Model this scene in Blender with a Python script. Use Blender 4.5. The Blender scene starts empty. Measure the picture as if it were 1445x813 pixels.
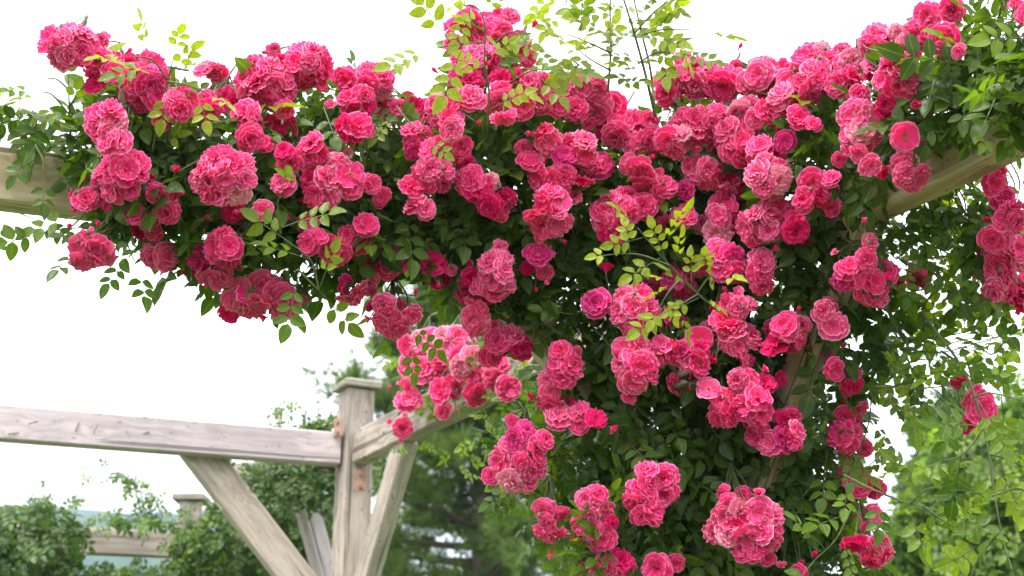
import bpy, math, random
import numpy as np
from mathutils import Vector, Matrix
random.seed(7); rng = np.random.default_rng(7)
R = math.radians
scene = bpy.context.scene
COL = scene.collection

# ------------------------------------------------------------------ camera geometry
FPX = 1985.0; PITCH = math.atan((1100 - 406.5) / FPX); CAMZ = 1.35
def ray(px, py):
    c = ((px - 722.5) / FPX, -(py - 406.5) / FPX, -1.0)
    a = math.pi / 2 + PITCH
    return Vector((c[0], c[1] * math.cos(a) - c[2] * math.sin(a), c[1] * math.sin(a) + c[2] * math.cos(a)))
CAM = Vector((0, 0, CAMZ))
def P(px, py, d): return CAM + ray(px, py) * d                       # a point at depth d metres
def on_h(px, py, h): r = ray(px, py); return CAM + r * (h / r.z)      # a point at height h above the camera
def on_v(b, px, py):                                                  # the height on the upright through b
    r = ray(px, py); k = math.hypot(b.x, b.y) / math.hypot(r.x, r.y)
    return Vector((b.x, b.y, CAMZ + r.z * k))

# ------------------------------------------------------------------ tagging
def tag(o, label=None, cat=None, group=None, kind=None):
    if label: o['label'] = label
    if cat: o['category'] = cat
    if group: o['group'] = group
    if kind: o['kind'] = kind
    return o
def empty(name, loc, label, cat, group=None):
    o = bpy.data.objects.new(name, None); COL.objects.link(o); o.location = loc; o.empty_display_size = .1
    return tag(o, label, cat, group)
def link_mesh(name, me, parent=None, mat=None):
    o = bpy.data.objects.new(name, me); COL.objects.link(o)
    if parent is not None: o.parent = parent
    return o
def world_loc(o):
    v = Vector((0, 0, 0))
    while o is not None: v += o.location; o = o.parent
    return v

# ------------------------------------------------------------------ materials
def new_mat(name):
    m = bpy.data.materials.new(name); m.use_nodes = True
    nt = m.node_tree; b = nt.nodes['Principled BSDF']
    return m, nt, b, nt.nodes['Material Output']
def N(nt, t, **kw):
    n = nt.nodes.new(t)
    for k, v in kw.items():
        if k in n.inputs: n.inputs[k].default_value = v
        else: setattr(n, k, v)
    return n
def ramp(nt, stops, interp='LINEAR'):
    n = nt.nodes.new('ShaderNodeValToRGB'); cr = n.color_ramp; cr.interpolation = interp
    while len(cr.elements) < len(stops): cr.elements.new(.5)
    for e, (p, c) in zip(cr.elements, stops): e.position = p; e.color = (c[0], c[1], c[2], 1)
    return n
def mixc(nt, fac, a, b, mode='MIX'):
    n = nt.nodes.new('ShaderNodeMix'); n.data_type = 'RGBA'; n.blend_type = mode
    def put(sock, v):
        if hasattr(v, 'is_linked') or hasattr(v, 'links'): nt.links.new(v, sock)
        elif isinstance(v, (tuple, list)): sock.default_value = (v[0], v[1], v[2], 1)
        else: sock.default_value = v
    put(n.inputs[0], fac); put(n.inputs[6], a); put(n.inputs[7], b)
    return n.outputs[2]
def math_n(nt, op, a, b=None, c=None):
    n = nt.nodes.new('ShaderNodeMath'); n.operation = op
    for i, v in enumerate((a, b, c)):
        if v is None: continue
        if hasattr(v, 'links'): nt.links.new(v, n.inputs[i])
        else: n.inputs[i].default_value = v
    return n.outputs[0]

def wood(name, light, dark, knot=(.10, .07, .05), rough=.8, stain=.5):
    m, nt, b, out = new_mat(name); L = nt.links
    tc = N(nt, 'ShaderNodeTexCoord'); inf = N(nt, 'ShaderNodeObjectInfo')
    off = N(nt, 'ShaderNodeVectorMath', operation='ADD')
    sc = N(nt, 'ShaderNodeVectorMath', operation='SCALE'); sc.inputs[0].default_value = (7.3, 3.1, 5.7)
    L.new(inf.outputs['Random'], sc.inputs['Scale']); L.new(tc.outputs['Object'], off.inputs[0]); L.new(sc.outputs[0], off.inputs[1])
    mp = N(nt, 'ShaderNodeMapping'); mp.inputs['Scale'].default_value = (1.6, 26, 26); L.new(off.outputs[0], mp.inputs[0])
    # the knots bend the grain round themselves
    vm = N(nt, 'ShaderNodeMapping'); vm.inputs['Scale'].default_value = (5.2, 9, 9); L.new(off.outputs[0], vm.inputs[0])
    vo = N(nt, 'ShaderNodeTexVoronoi', feature='F1'); vo.inputs['Scale'].default_value = 1; L.new(vm.outputs[0], vo.inputs['Vector'])
    kd = vo.outputs['Distance']
    bend = math_n(nt, 'MULTIPLY', math_n(nt, 'POWER', math_n(nt, 'SUBTRACT', 1.0, kd), 3), 1.3)
    ad = N(nt, 'ShaderNodeVectorMath', operation='ADD'); L.new(mp.outputs[0], ad.inputs[0])
    cb = N(nt, 'ShaderNodeCombineXYZ'); L.new(bend, cb.inputs[1]); L.new(bend, cb.inputs[2]); L.new(cb.outputs[0], ad.inputs[1])
    g = N(nt, 'ShaderNodeTexNoise'); g.inputs['Scale'].default_value = 1.4; g.inputs['Detail'].default_value = 8; g.inputs['Roughness'].default_value = .65; g.inputs['Distortion'].default_value = .4
    L.new(ad.outputs[0], g.inputs['Vector'])
    gr = ramp(nt, [(.32, dark), (.46, tuple((a + c) / 2 for a, c in zip(light, dark))), (.6, light)]); L.new(g.outputs[0], gr.inputs[0])
    pt = N(nt, 'ShaderNodeTexNoise'); pt.inputs['Scale'].default_value = 3.5; pt.inputs['Detail'].default_value = 4; L.new(off.outputs[0], pt.inputs['Vector'])
    pr = ramp(nt, [(.38, (1 - stain * .55,) * 3), (.62, (1.06, 1.04, 1.02))]); L.new(pt.outputs[0], pr.inputs[0])
    c1 = mixc(nt, 1.0, gr.outputs[0], pr.outputs[0], 'MULTIPLY')
    # thin drying cracks along the grain
    cm = N(nt, 'ShaderNodeMapping'); cm.inputs['Scale'].default_value = (.9, 34, 34); L.new(off.outputs[0], cm.inputs[0])
    cn = N(nt, 'ShaderNodeTexNoise'); cn.inputs['Scale'].default_value = 1; cn.inputs['Detail'].default_value = 2; L.new(cm.outputs[0], cn.inputs['Vector'])
    cr = ramp(nt, [(.335, (1, 1, 1)), (.365, (0, 0, 0))]); L.new(cn.outputs[0], cr.inputs[0])
    kr = ramp(nt, [(.04, (1, 1, 1)), (.12, (0, 0, 0))]); L.new(kd, kr.inputs[0])
    c2 = mixc(nt, math_n(nt, 'MULTIPLY', cr.outputs[0], .75), c1, tuple(x * .35 for x in dark))
    c3 = mixc(nt, math_n(nt, 'MULTIPLY', kr.outputs[0], .85), c2, knot)
    # green-black mildew freckles
    fn = N(nt, 'ShaderNodeTexNoise'); fn.inputs['Scale'].default_value = 38; fn.inputs['Detail'].default_value = 3; L.new(off.outputs[0], fn.inputs['Vector'])
    fr = ramp(nt, [(.66, (0, 0, 0)), (.71, (1, 1, 1))]); L.new(fn.outputs[0], fr.inputs[0])
    c4 = mixc(nt, math_n(nt, 'MULTIPLY', fr.outputs[0], .65), c3, tuple(x * .5 for x in dark))
    L.new(c4, b.inputs['Base Color']); b.inputs['Roughness'].default_value = rough; b.inputs['Specular IOR Level'].default_value = .25
    bp = N(nt, 'ShaderNodeBump'); bp.inputs['Strength'].default_value = .5; bp.inputs['Distance'].default_value = .004
    hh = math_n(nt, 'SUBTRACT', g.outputs[0], math_n(nt, 'MULTIPLY', cr.outputs[0], 1.2))
    L.new(hh, bp.inputs['Height']); L.new(bp.outputs[0], b.inputs['Normal'])
    return m

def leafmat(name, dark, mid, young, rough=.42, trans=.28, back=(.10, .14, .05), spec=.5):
    """tint attribute: 0 dark .. 1 yellow-green, for fresh growth and painted light from above; UV: veins"""
    m, nt, b, out = new_mat(name); L = nt.links
    at = N(nt, 'ShaderNodeAttribute', attribute_name='tint')
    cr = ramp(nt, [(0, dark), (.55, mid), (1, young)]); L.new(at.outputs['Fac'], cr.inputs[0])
    uv = N(nt, 'ShaderNodeUVMap', uv_map='uv'); sp = N(nt, 'ShaderNodeSeparateXYZ'); L.new(uv.outputs[0], sp.inputs[0])
    ax = math_n(nt, 'ABSOLUTE', sp.outputs[0])
    # herringbone side veins and a midrib
    s = math_n(nt, 'FRACT', math_n(nt, 'MULTIPLY', math_n(nt, 'SUBTRACT', sp.outputs[1], math_n(nt, 'MULTIPLY', ax, .35)), 7.0))
    v1 = math_n(nt, 'ABSOLUTE', math_n(nt, 'SUBTRACT', s, .5))
    vr = ramp(nt, [(.02, (1, 1, 1)), (.16, (0, 0, 0))]); L.new(v1, vr.inputs[0])
    mr = ramp(nt, [(.03, (1, 1, 1)), (.10, (0, 0, 0))]); L.new(ax, mr.inputs[0])
    v = math_n(nt, 'MAXIMUM', math_n(nt, 'MULTIPLY', vr.outputs[0], .45), mr.outputs[0])
    no = N(nt, 'ShaderNodeTexNoise'); no.inputs['Scale'].default_value = 45; 
    c1 = mixc(nt, math_n(nt, 'MULTIPLY', v, .2), cr.outputs[0], tuple(min(1, x * 1.5 + .02) for x in young))
    nr = ramp(nt, [(.3, (.75,) * 3), (.7, (1.2,) * 3)]); L.new(no.outputs[0], nr.inputs[0])
    c2 = mixc(nt, 1, c1, nr.outputs[0], 'MULTIPLY')
    geo = N(nt, 'ShaderNodeNewGeometry')
    cb = mixc(nt, .55, c2, back)
    c3 = mixc(nt, geo.outputs['Backfacing'], c2, cb)
    L.new(c3, b.inputs['Base Color'])
    b.inputs['Roughness'].default_value = rough; b.inputs['Specular IOR Level'].default_value = spec
    bp = N(nt, 'ShaderNodeBump'); bp.inputs['Strength'].default_value = .6; bp.inputs['Distance'].default_value = .0012
    L.new(v, bp.inputs['Height']); bp.invert = True; L.new(bp.outputs[0], b.inputs['Normal'])
    tr = N(nt, 'ShaderNodeBsdfTranslucent'); tcx = mixc(nt, 1, c2, (2.4, 2.5, .6), 'MULTIPLY'); L.new(tcx, tr.inputs[0])
    mx = N(nt, 'ShaderNodeMixShader'); mx.inputs[0].default_value = trans
    L.new(b.outputs[0], mx.inputs[1]); L.new(tr.outputs[0], mx.inputs[2]); L.new(mx.outputs[0], out.inputs[0])
    return m

def petalmat(name, base, rim, heart, trans=.35):
    """edge attribute: 0 claw of the petal .. 1 rim"""
    m, nt, b, out = new_mat(name); L = nt.links
    at = N(nt, 'ShaderNodeAttribute', attribute_name='edge')
    pr = N(nt, 'ShaderNodeAttribute', attribute_name='rnd')
    cr = ramp(nt, [(0, heart), (.22, base), (.80, base), (1.0, rim)]); L.new(at.outputs['Fac'], cr.inputs[0])  # pale petal margin, with bright edge light painted into the rim colour
    inf = N(nt, 'ShaderNodeObjectInfo')
    rv = math_n(nt, 'ADD', math_n(nt, 'MULTIPLY', pr.outputs['Fac'], .5), math_n(nt, 'MULTIPLY', inf.outputs['Random'], .5))
    rr = ramp(nt, [(0, (.86, .7, .78)), (.5, (1, 1, 1)), (1, (1.04, 1.6, 1.15))]); L.new(rv, rr.inputs[0])
    c1 = mixc(nt, 1, cr.outputs[0], rr.outputs[0], 'MULTIPLY')
    geo = N(nt, 'ShaderNodeNewGeometry')
    c2 = mixc(nt, math_n(nt, 'MULTIPLY', geo.outputs['Backfacing'], .16), c1, rim)
    L.new(c2, b.inputs['Base Color']); b.inputs['Roughness'].default_value = .6; b.inputs['Specular IOR Level'].default_value = .07
    b.inputs['Sheen Weight'].default_value = 0
    tr = N(nt, 'ShaderNodeBsdfTranslucent'); L.new(c1, tr.inputs[0])
    mx = N(nt, 'ShaderNodeMixShader'); mx.inputs[0].default_value = trans
    L.new(b.outputs[0], mx.inputs[1]); L.new(tr.outputs[0], mx.inputs[2]); L.new(mx.outputs[0], out.inputs[0])
    return m

def plain(name, col, rough=.6, noise=.2, scale=30, metal=0):
    m, nt, b, out = new_mat(name); L = nt.links
    no = N(nt, 'ShaderNodeTexNoise'); no.inputs['Scale'].default_value = scale; no.inputs['Detail'].default_value = 5
    tc = N(nt, 'ShaderNodeTexCoord'); L.new(tc.outputs['Object'], no.inputs['Vector'])
    r = ramp(nt, [(.3, tuple(c * (1 - noise) for c in col)), (.7, tuple(min(1, c * (1 + noise)) for c in col))]); L.new(no.outputs[0], r.inputs[0])
    L.new(r.outputs[0], b.inputs['Base Color']); b.inputs['Roughness'].default_value = rough; b.inputs['Metallic'].default_value = metal
    return m

M = dict(
    wood=wood('weathered_wood', (.62, .50, .36), (.36, .26, .17), stain=.35),
    wood_grey=wood('bleached_wood', (.54, .47, .49), (.36, .30, .31), stain=.22),
    wood_post=wood('post_wood', (.46, .40, .35), (.25, .20, .165), stain=.45),
    cap=wood('cap_wood', (.40, .37, .31), (.22, .20, .15), stain=.6),
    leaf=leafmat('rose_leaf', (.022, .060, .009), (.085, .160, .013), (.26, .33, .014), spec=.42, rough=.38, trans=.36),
    leaf2=leafmat('far_rose_leaf', (.026, .062, .014), (.065, .135, .022), (.22, .31, .04)),
    tree=leafmat('broad_leaf', (.035, .085, .014), (.085, .16, .024), (.20, .29, .05), rough=.6, trans=.35),
    pine=leafmat('pine_needles', (.055, .095, .022), (.105, .175, .035), (.17, .24, .045), rough=.7, trans=.25),
    stem=plain('green_stem', (.075, .10, .028), .55, .3),
    cane=plain('brown_cane', (.16, .12, .07), .7, .35),
    bark=plain('bark', (.10, .075, .055), .9, .4, 12),
    rust=plain('rusty_steel', (.33, .20, .15), .8, .25, 25),
    galv=plain('galvanised_steel', (.30, .28, .26), .5, .2, 40, .4),
    pink=petalmat('pink_petals', (.96, .009, .200), (1.0, .28, .54), (.9, .04, .14)),
    light=petalmat('light_pink_petals', (.96, .024, .26), (1.0, .42, .62), (.95, .16, .24)),
    deep=petalmat('deep_pink_petals', (.84, .003, .130), (.94, .08, .33), (.75, .02, .08)),
    magenta=petalmat('magenta_petals', (.80, .004, .20), (.92, .18, .48), (.9, .3, .35)),
    backlit=petalmat('backlit_salmon_petals', (.94, .070, .30), (.98, .32, .50), (.90, .25, .32), .45),  # backlight on hanging blooms painted in as paler salmon, with some real fading
    pale=petalmat('pale_pink_petals', (.96, .20, .40), (1.0, .58, .70), (.95, .60, .40)),
)

# ------------------------------------------------------------------ mesh building
class MB:
    def __init__(s): s.v = []; s.f = []; s.m = []
    def add(s, V, F, mi=0):
        o = len(s.v); s.v += [tuple(p) for p in V]; s.f += [tuple(i + o for i in f) for f in F]; s.m += [mi] * len(F)
    def tube(s, pts, r0, r1=None, n=6, mi=0, cap=True):
        if r1 is None: r1 = r0
        pts = [Vector(p) for p in pts]; V = []; F = []; K = len(pts); up = Vector((.13, .27, .95))
        for i, p in enumerate(pts):
            t = (pts[min(i + 1, K - 1)] - pts[max(i - 1, 0)]).normalized()
            a = t.cross(up)
            if a.length < .1: a = t.cross(Vector((1, 0, 0)))
            a.normalize(); b = t.cross(a); r = r0 + (r1 - r0) * i / max(1, K - 1)
            for k in range(n):
                w = 2 * math.pi * k / n; V.append(p + (a * math.cos(w) + b * math.sin(w)) * r)
        for i in range(K - 1):
            for k in range(n): F.append((i * n + k, i * n + (k + 1) % n, (i + 1) * n + (k + 1) % n, (i + 1) * n + k))
        if cap: F.append(tuple(range(n))[::-1]); F.append(tuple((K - 1) * n + k for k in range(n)))
        s.add(V, F, mi)
    def box(s, lo, hi, c=0.004, mi=0):
        """box with chamfered edges"""
        lo = Vector(lo); hi = Vector(hi); V = []; idx = {}
        import itertools
        for ax in range(3):
            for sg in itertools.product((0, 1), repeat=3):
                p = [0, 0, 0]
                for k in range(3):
                    e = hi[k] if sg[k] else lo[k]; ins = -c if sg[k] else c
                    p[k] = e + (0 if k == ax else ins)
                idx[(ax, sg)] = len(V); V.append(p)
        F = []
        for ax in range(3):
            o = [k for k in range(3) if k != ax]
            for side in (0, 1):
                q = []
                for a, b in ((0, 0), (1, 0), (1, 1), (0, 1)):
                    sg = [0, 0, 0]; sg[ax] = side; sg[o[0]] = a; sg[o[1]] = b; q.append(idx[(ax, tuple(sg))])
                F.append(q)
            for a in (0, 1):
                for b in (0, 1):
                    s0 = [0, 0, 0]; s0[o[0]] = a; s0[o[1]] = b; s1 = list(s0); s1[ax] = 1
                    F.append([idx[(o[0], tuple(s0))], idx[(o[0], tuple(s1))], idx[(o[1], tuple(s1))], idx[(o[1], tuple(s0))]])
        for sg in itertools.product((0, 1), repeat=3): F.append([idx[(k, sg)] for k in range(3)])
        cen = (lo + hi) / 2; G = []
        for f in F:
            a, b, cc = (Vector(V[i]) for i in f[:3]); n = (b - a).cross(cc - a)
            mid = sum((Vector(V[i]) for i in f), Vector()) / len(f)
            G.append(f if n.dot(mid - cen) > 0 else f[::-1])
        s.add(V, G, mi)
    def build(s, name, mats, parent=None, smooth=False):
        me = bpy.data.meshes.new(name); me.from_pydata(s.v, [], s.f)
        if not isinstance(mats, (list, tuple)): mats = [mats]
        for m in mats: me.materials.append(m)
        me.polygons.foreach_set('material_index', s.m)
        if smooth: me.polygons.foreach_set('use_smooth', [True] * len(s.f))
        me.update(); return link_mesh(name, me, parent)

def array_mesh(name, V, F4, mi, mats, attrs=None, uv=None, smooth=True):
    """V (n,3), F4 (m,4) quads, all numpy"""
    me = bpy.data.meshes.new(name); n = len(V); m = len(F4)
    me.vertices.add(n); me.vertices.foreach_set('co', V.astype(np.float32).ravel())
    me.loops.add(m * 4); me.loops.foreach_set('vertex_index', F4.astype(np.int32).ravel())
    me.polygons.add(m); me.polygons.foreach_set('loop_start', np.arange(0, m * 4, 4, dtype=np.int32))
    me.polygons.foreach_set('loop_total', np.full(m, 4, dtype=np.int32))
    for mm in mats: me.materials.append(mm)
    me.polygons.foreach_set('material_index', mi.astype(np.int32))
    me.polygons.foreach_set('use_smooth', np.full(m, smooth))
    for k, a in (attrs or {}).items():
        at = me.attributes.new(k, 'FLOAT', 'POINT'); at.data.foreach_set('value', a.astype(np.float32))
    if uv is not None:
        l = me.uv_layers.new(name='uv'); l.data.foreach_set('uv', uv[F4.ravel()].astype(np.float32).ravel())
    me.update(calc_edges=True); me.validate(); return me

# ------------------------------------------------------------------ timber
def timber(name, a, b, w, h, mat, parent, up=None, c=.006):
    """beam with its long axis from a to b (local X), width w, height h"""
    a = Vector(a); b = Vector(b); x = (b - a); Lg = x.length; x.normalize()
    up = Vector(up) if up is not None else Vector((0, 0, 1))
    y = up.cross(x).normalized(); z = x.cross(y)
    mb = MB(); mb.box((-Lg / 2, -w / 2, -h / 2), (Lg / 2, w / 2, h / 2), c)
    o = mb.build(name, mat, parent)
    mid = (a + b) / 2 - (world_loc(parent) if parent else Vector())
    o.matrix_basis = Matrix.Translation(mid) @ Matrix((x, y, z)).transposed().to_4x4()
    return o

H = 1.42; BH = .155; BW = .085; PW = .14
A0 = on_h(0, 283, H); A6 = on_h(600, 352, H); R0 = on_h(1235, 297, H); R1 = on_h(1445, 198, H)
C0 = on_h(0, 622, H); C1 = on_h(480, 660, H); B0 = on_h(493, 658, H); B1 = on_h(674, 577, H)
dL = (A6 - A0).normalized(); dR = (R1 - R0).normalized(); dB = (B1 - B0).normalized(); dC = (C1 - C0).normalized()
def isect(a, u, b, v):
    det = u.x * -v.y + v.x * u.y; w = b - a; t = (w.x * -v.y + v.x * w.y) / det
    return a + u * t
P1 = isect(A0, dL, R0, dR); P2b = isect(C0, dC, B0, dB)
zc = H + BH / 2 + CAMZ
def lift(p, z=zc): return Vector((p.x, p.y, z))
side = Vector((-dL.y, dL.x, 0))
perg = empty('pergola', (P1.x, P1.y, 0), 'weathered timber rose pergola with capped posts, beams and diagonal braces carrying the pink roses', 'pergola')
# the lower front edge of each beam was read off the photograph: shift the axis back by half a width
def back(d): s = Vector((-d.y, d.x, 0)).normalized(); return s if s.y > 0 else -s
offL = back(dL) * BW / 2; offR = back(dR) * BW / 2
post1 = P1 + back(dL) * PW * .5 + dR * -.02
timber('beam', lift(A0 - dL * 1.6 + offL), lift(P1 - dL * .02 + offL), BW, BH, M['wood'], perg)
timber('beam', lift(P1 + dR * .06 + offR), lift(P1 + dR * 3.2 + offR), BW, BH, M['wood'], perg)
def post(base, top, mat, rot):
    x = Vector((math.cos(rot), math.sin(rot), 0))
    p = timber('post', (base.x, base.y, -.3), (base.x, base.y, top), PW, PW, mat, perg, up=x, c=.008)
    return p
def cap(p, z, rot, parent, w=.19, t=.035):
    mb = MB(); mb.box((-w / 2, -w / 2, 0), (w / 2, w / 2, t), .006)
    mb.box((-w * .36, -w * .36, t + .001), (w * .36, w * .36, t + .012), .004)
    return mb
rotL = math.atan2(dL.y, dL.x)
p1top = H + CAMZ + .36
pp = post(post1, p1top, M['wood_post'], rotL)
def put_cap(post_o, base, top, rot):
    mb = cap(base, top, rot, None); c = mb.build('post_cap', M['cap'], post_o)
    W = Matrix.Translation((base.x, base.y, top + .001)) @ Matrix.Rotation(rot, 4, 'Z')
    pw = Matrix.Translation(world_loc(perg)) @ post_o.matrix_basis
    c.matrix_basis = pw.inverted() @ W
put_cap(pp, post1, p1top, rotL)
# post at the far corner
post2 = P(500, 640, (P2b - CAM).dot(Vector((0, math.cos(PITCH), math.sin(PITCH)))) ); post2 = Vector((post2.x, post2.y, 0))
top2 = on_v(post2, 500, 552).z
rot2 = math.atan2(dC.y, dC.x) + .10
pp2 = post(post2, top2, M['wood_post'], rot2); put_cap(pp2, post2, top2, rot2)
timber('beam', lift(C0 - dC * 1.8 + back(dC) * BW / 2), lift(Vector((post2.x, post2.y, 0)) - dC * (PW / 2 + .004)) , BW, BH, M['wood_grey'], perg)
bs = Vector((post2.x, post2.y, 0)) + dB * (PW / 2 + .006)
timber('beam', lift(bs), lift(P1 - dR * .12 + offR), BW, BH, M['wood_post'], perg)
# braces
def brace(px0, py0, px1, py1, d0, d1, mat, w=.095, t=.075, up=None):
    return timber('brace', P(px0, py0, d0), P(px1, py1, d1), t, w, mat, perg, up=up)
def depth(p): return (Vector(p) - CAM).dot(Vector((0, math.cos(PITCH), math.sin(PITCH))))
dP1 = depth(lift(P1)); 
ta = lift(P1 - dL * .74 + offL, H + CAMZ - .03); tb = Vector((P1.x, P1.y, H + CAMZ - .76)) - dL * .02 + offL
timber('brace', ta, tb, .075, .10, M['wood'], perg)
def on_pl0(p0, d, px, py):
    n = Vector((-d.y, d.x, 0)); r = ray(px, py); return CAM + r * ((Vector((p0.x, p0.y, 0)) - CAM).dot(n) / r.dot(n))
A_ = on_pl0(P1 + offR, dR, 1208, 318); B_ = on_pl0(P1 + offR, dR, 1078, 665); x_ = (A_ - B_).normalized()
timber('brace', A_ + x_ * .03, B_ - x_ * .25, .07, .092, M['wood'], perg)
q2 = Vector((post2.x, post2.y, 0))
def on_pl(p0, d, px, py):
    n = Vector((-d.y, d.x, 0)); r = ray(px, py); return CAM + r * ((Vector((p0.x, p0.y, 0)) - CAM).dot(n) / r.dot(n))
mC = C0 + back(dC) * BW / 2
def two(p0, d, a, b, up0, dn):
    A = on_pl(p0, d, *a); B = on_pl(p0, d, *b); x = (A - B).normalized(); return A + x * up0, B - x * dn
ta, tb = two(mC, dC, (290, 650), (415, 813), .10, .28)
timber('brace', ta, tb, .075, .155, M['wood_post'], perg)
ta, tb = two(bs, dB, (570, 632), (519, 813), .05, .22)
timber('brace', ta, tb, .075, .118, M['wood_post'], perg)
# brackets with bolts at the far corner post
def plate(px, py, d, w, h, ang):
    mb = MB(); mb.box((-w / 2, -.004, -h / 2), (w / 2, .004, h / 2), .0015)
    for z in (-h * .28, h * .28): mb.tube([(0, -.004, z), (0, -.014, z)], .009, n=6)
    o = mb.build('bracket', M['rust'], perg); o.location = P(px, py, d) - world_loc(perg); o.rotation_euler.z = ang
d2 = depth(lift(post2))
plate(508, 678, d2 - .15, .06, .10, .35)
plate(477, 603, d2 - .06, .05, .09, -.5)
def staple(px, py, d, rot, s=.020):
    mb = MB(); p = P(px, py, d); u = Vector((math.cos(rot), 0, math.sin(rot))); n = Vector((0, -1, -.1))
    mb.tube([p - u * s, p - u * s + n * s * .7, p + u * s + n * s * .7, p + u * s], .0034, n=5, mi=0)
    o = mb.build('staple', M['galv'], perg); o.location = -world_loc(perg)
for a in ((20, 612, depth(C0) - .02, .1), (48, 597, depth(C0), .3), (110, 603, depth(C0) + .1, 1.3), (136, 606, depth(C0) + .1, 1.2), (205, 612, depth(C0) + .2, .4), (300, 628, depth(C0) + .35, .1), (346, 632, depth(C0) + .4, .1), (380, 615, depth(C0) + .45, 1.5), (430, 636, depth(C0) + .5, .2), (556, 668, d2 - .26, .2), (534, 712, d2 - .2, .2), (310, 715, d2 - .35, 2.3), (360, 765, d2 - .25, 2.3), (510, 607, d2 - .13, 2.6), (518, 617, d2 - .17, 2.9), (546, 655, d2 - .24, .2), (540, 690, d2 - .2, .2), (528, 735, d2 - .14, .2), (507, 790, d2 - .09, .2), (478, 715, d2 - .1, .1), (475, 770, d2 - .1, .1)):
    staple(*a)

# second pergola farther off on the left
perg2 = empty('pergola', P(265, 800, 8.6) * 1.0, 'low distant timber pergola smothered in green rose leaves at the lower left', 'pergola')
w2 = world_loc(perg2); 
def T2(name, px0, py0, px1, py1, d0, d1, w, h, mat=M['wood_post']): return timber(name, P(px0, py0, d0), P(px1, py1, d1), w, h, mat, perg2)
T2('beam', -60, 757, 262, 770, 8.3, 8.7, .085, .155)
pq = P(266, 760, 8.7)
for (px, d) in ((266, 8.75), ):
    o = timber('post', (pq.x, pq.y, -.3), (pq.x, pq.y, P(266, 706, 8.7).z), .14, .14, M['wood_post'], perg2, up=Vector((1, .2, 0)))
    mb = MB(); mb.box((-.1, -.1, 0), (.1, .1, .04), .006); c = mb.build('post_cap', M['cap'], o)
    c.matrix_basis = (Matrix.Translation(w2) @ o.matrix_basis).inverted() @ Matrix.Translation((pq.x, pq.y, P(266, 706, 8.7).z + .001))
timber('brace', P(283, 790, 8.5), P(320, 870, 8.5), .075, .10, M['wood_post'], perg2)
timber('brace', P(112, 775, 8.4), P(40, 870, 8.4), .075, .10, M['wood_post'], perg2)
timber('brace', P(424, 682, 7.7), P(464, 830, 7.7), .075, .13, M['wood_grey'], perg2)
T2('beam', 330, 672, 485, 664, 7.8, 7.72, .085, .13)

# ------------------------------------------------------------------ leaves
def leaflet_template(rows=6):
    V = []; UV = []; F = []
    for j in range(rows + 1):
        t = j / rows; w = .335 * (math.sin(math.pi * t ** .82) ** .72 if 0 < t < 1 else 0.0) * (1 - .18 * t)
        if j == 0: w = .02
        if j == rows: w = .004
        for k, s in enumerate((-1, 0, 1)):
            V.append((s * w, t, (.13 * abs(s) * (w / .335) - .16 * t * t + .025 * math.sin(t * 9 + s)))); UV.append((s * w / .335, t))
    for j in range(rows):
        for k in range(2): a = j * 3 + k; F.append((a, a + 1, a + 4, a + 3))
    return np.array(V), np.array(UV), np.array(F)
LV, LUV, LF = leaflet_template()
LV3, LUV3, LF3 = leaflet_template(3)
def compound(nl=5, spread=1.0, seed=0, simple=False):
    """pinnate leaf: stalk along +Y, leaflets of length about 1"""
    r = random.Random(seed); V = []; UV = []; F = []; MI = []; n = 0
    lv, luv, lf = (LV3, LUV3, LF3) if simple else (LV, LUV, LF)
    def put(pos, ang, s, roll):
        nonlocal n
        c, si = math.cos(ang), math.sin(ang); cr, sr = math.cos(roll), math.sin(roll)
        v = lv * s; x = v[:, 0] * cr + v[:, 2] * sr; z = -v[:, 0] * sr + v[:, 2] * cr
        V.append(np.stack([x * c + v[:, 1] * si + pos[0], -x * si + v[:, 1] * c + pos[1], z + pos[2]], 1)); UV.append(luv); F.append(lf + n); MI.append(np.zeros(len(lf))); n += len(v)
    prs = (nl - 1) // 2; Lr = .55 + .62 * prs
    z = lambda y: -.05 * y * y
    put((0, Lr, z(Lr)), r.uniform(-.15, .15), r.uniform(.95, 1.1), r.uniform(-.3, .3))
    for i in range(prs):
        y = Lr - .28 - .62 * i
        for s in (-1, 1):
            put((s * .04, y + r.uniform(-.05, .05), z(y)), s * r.uniform(.95, 1.3) * spread, r.uniform(.75, .95) * (1 - .1 * i), r.uniform(-.4, .4))
    # rachis
    k = 4; ys = np.linspace(-.35, Lr, k); w = .022; rv = []; 
    for y in ys: rv += [(-w, y, z(y) - .01), (w, y, z(y) - .01)]
    V.append(np.array(rv)); UV.append(np.tile([[0, .5]], (2 * k, 1))); f = np.array([(2 * i, 2 * i + 1, 2 * i + 3, 2 * i + 2) for i in range(k - 1)]) + n; F.append(f); MI.append(np.ones(len(f)))
    return np.concatenate(V), np.concatenate(UV), np.concatenate(F), np.concatenate(MI)
CT = [compound(nl, 1, s) for s, nl in enumerate((5, 5, 7, 5, 3, 5))]
CTS = [compound(nl, 1, s, True) for s, nl in enumerate((5, 5, 7, 5))]

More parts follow.
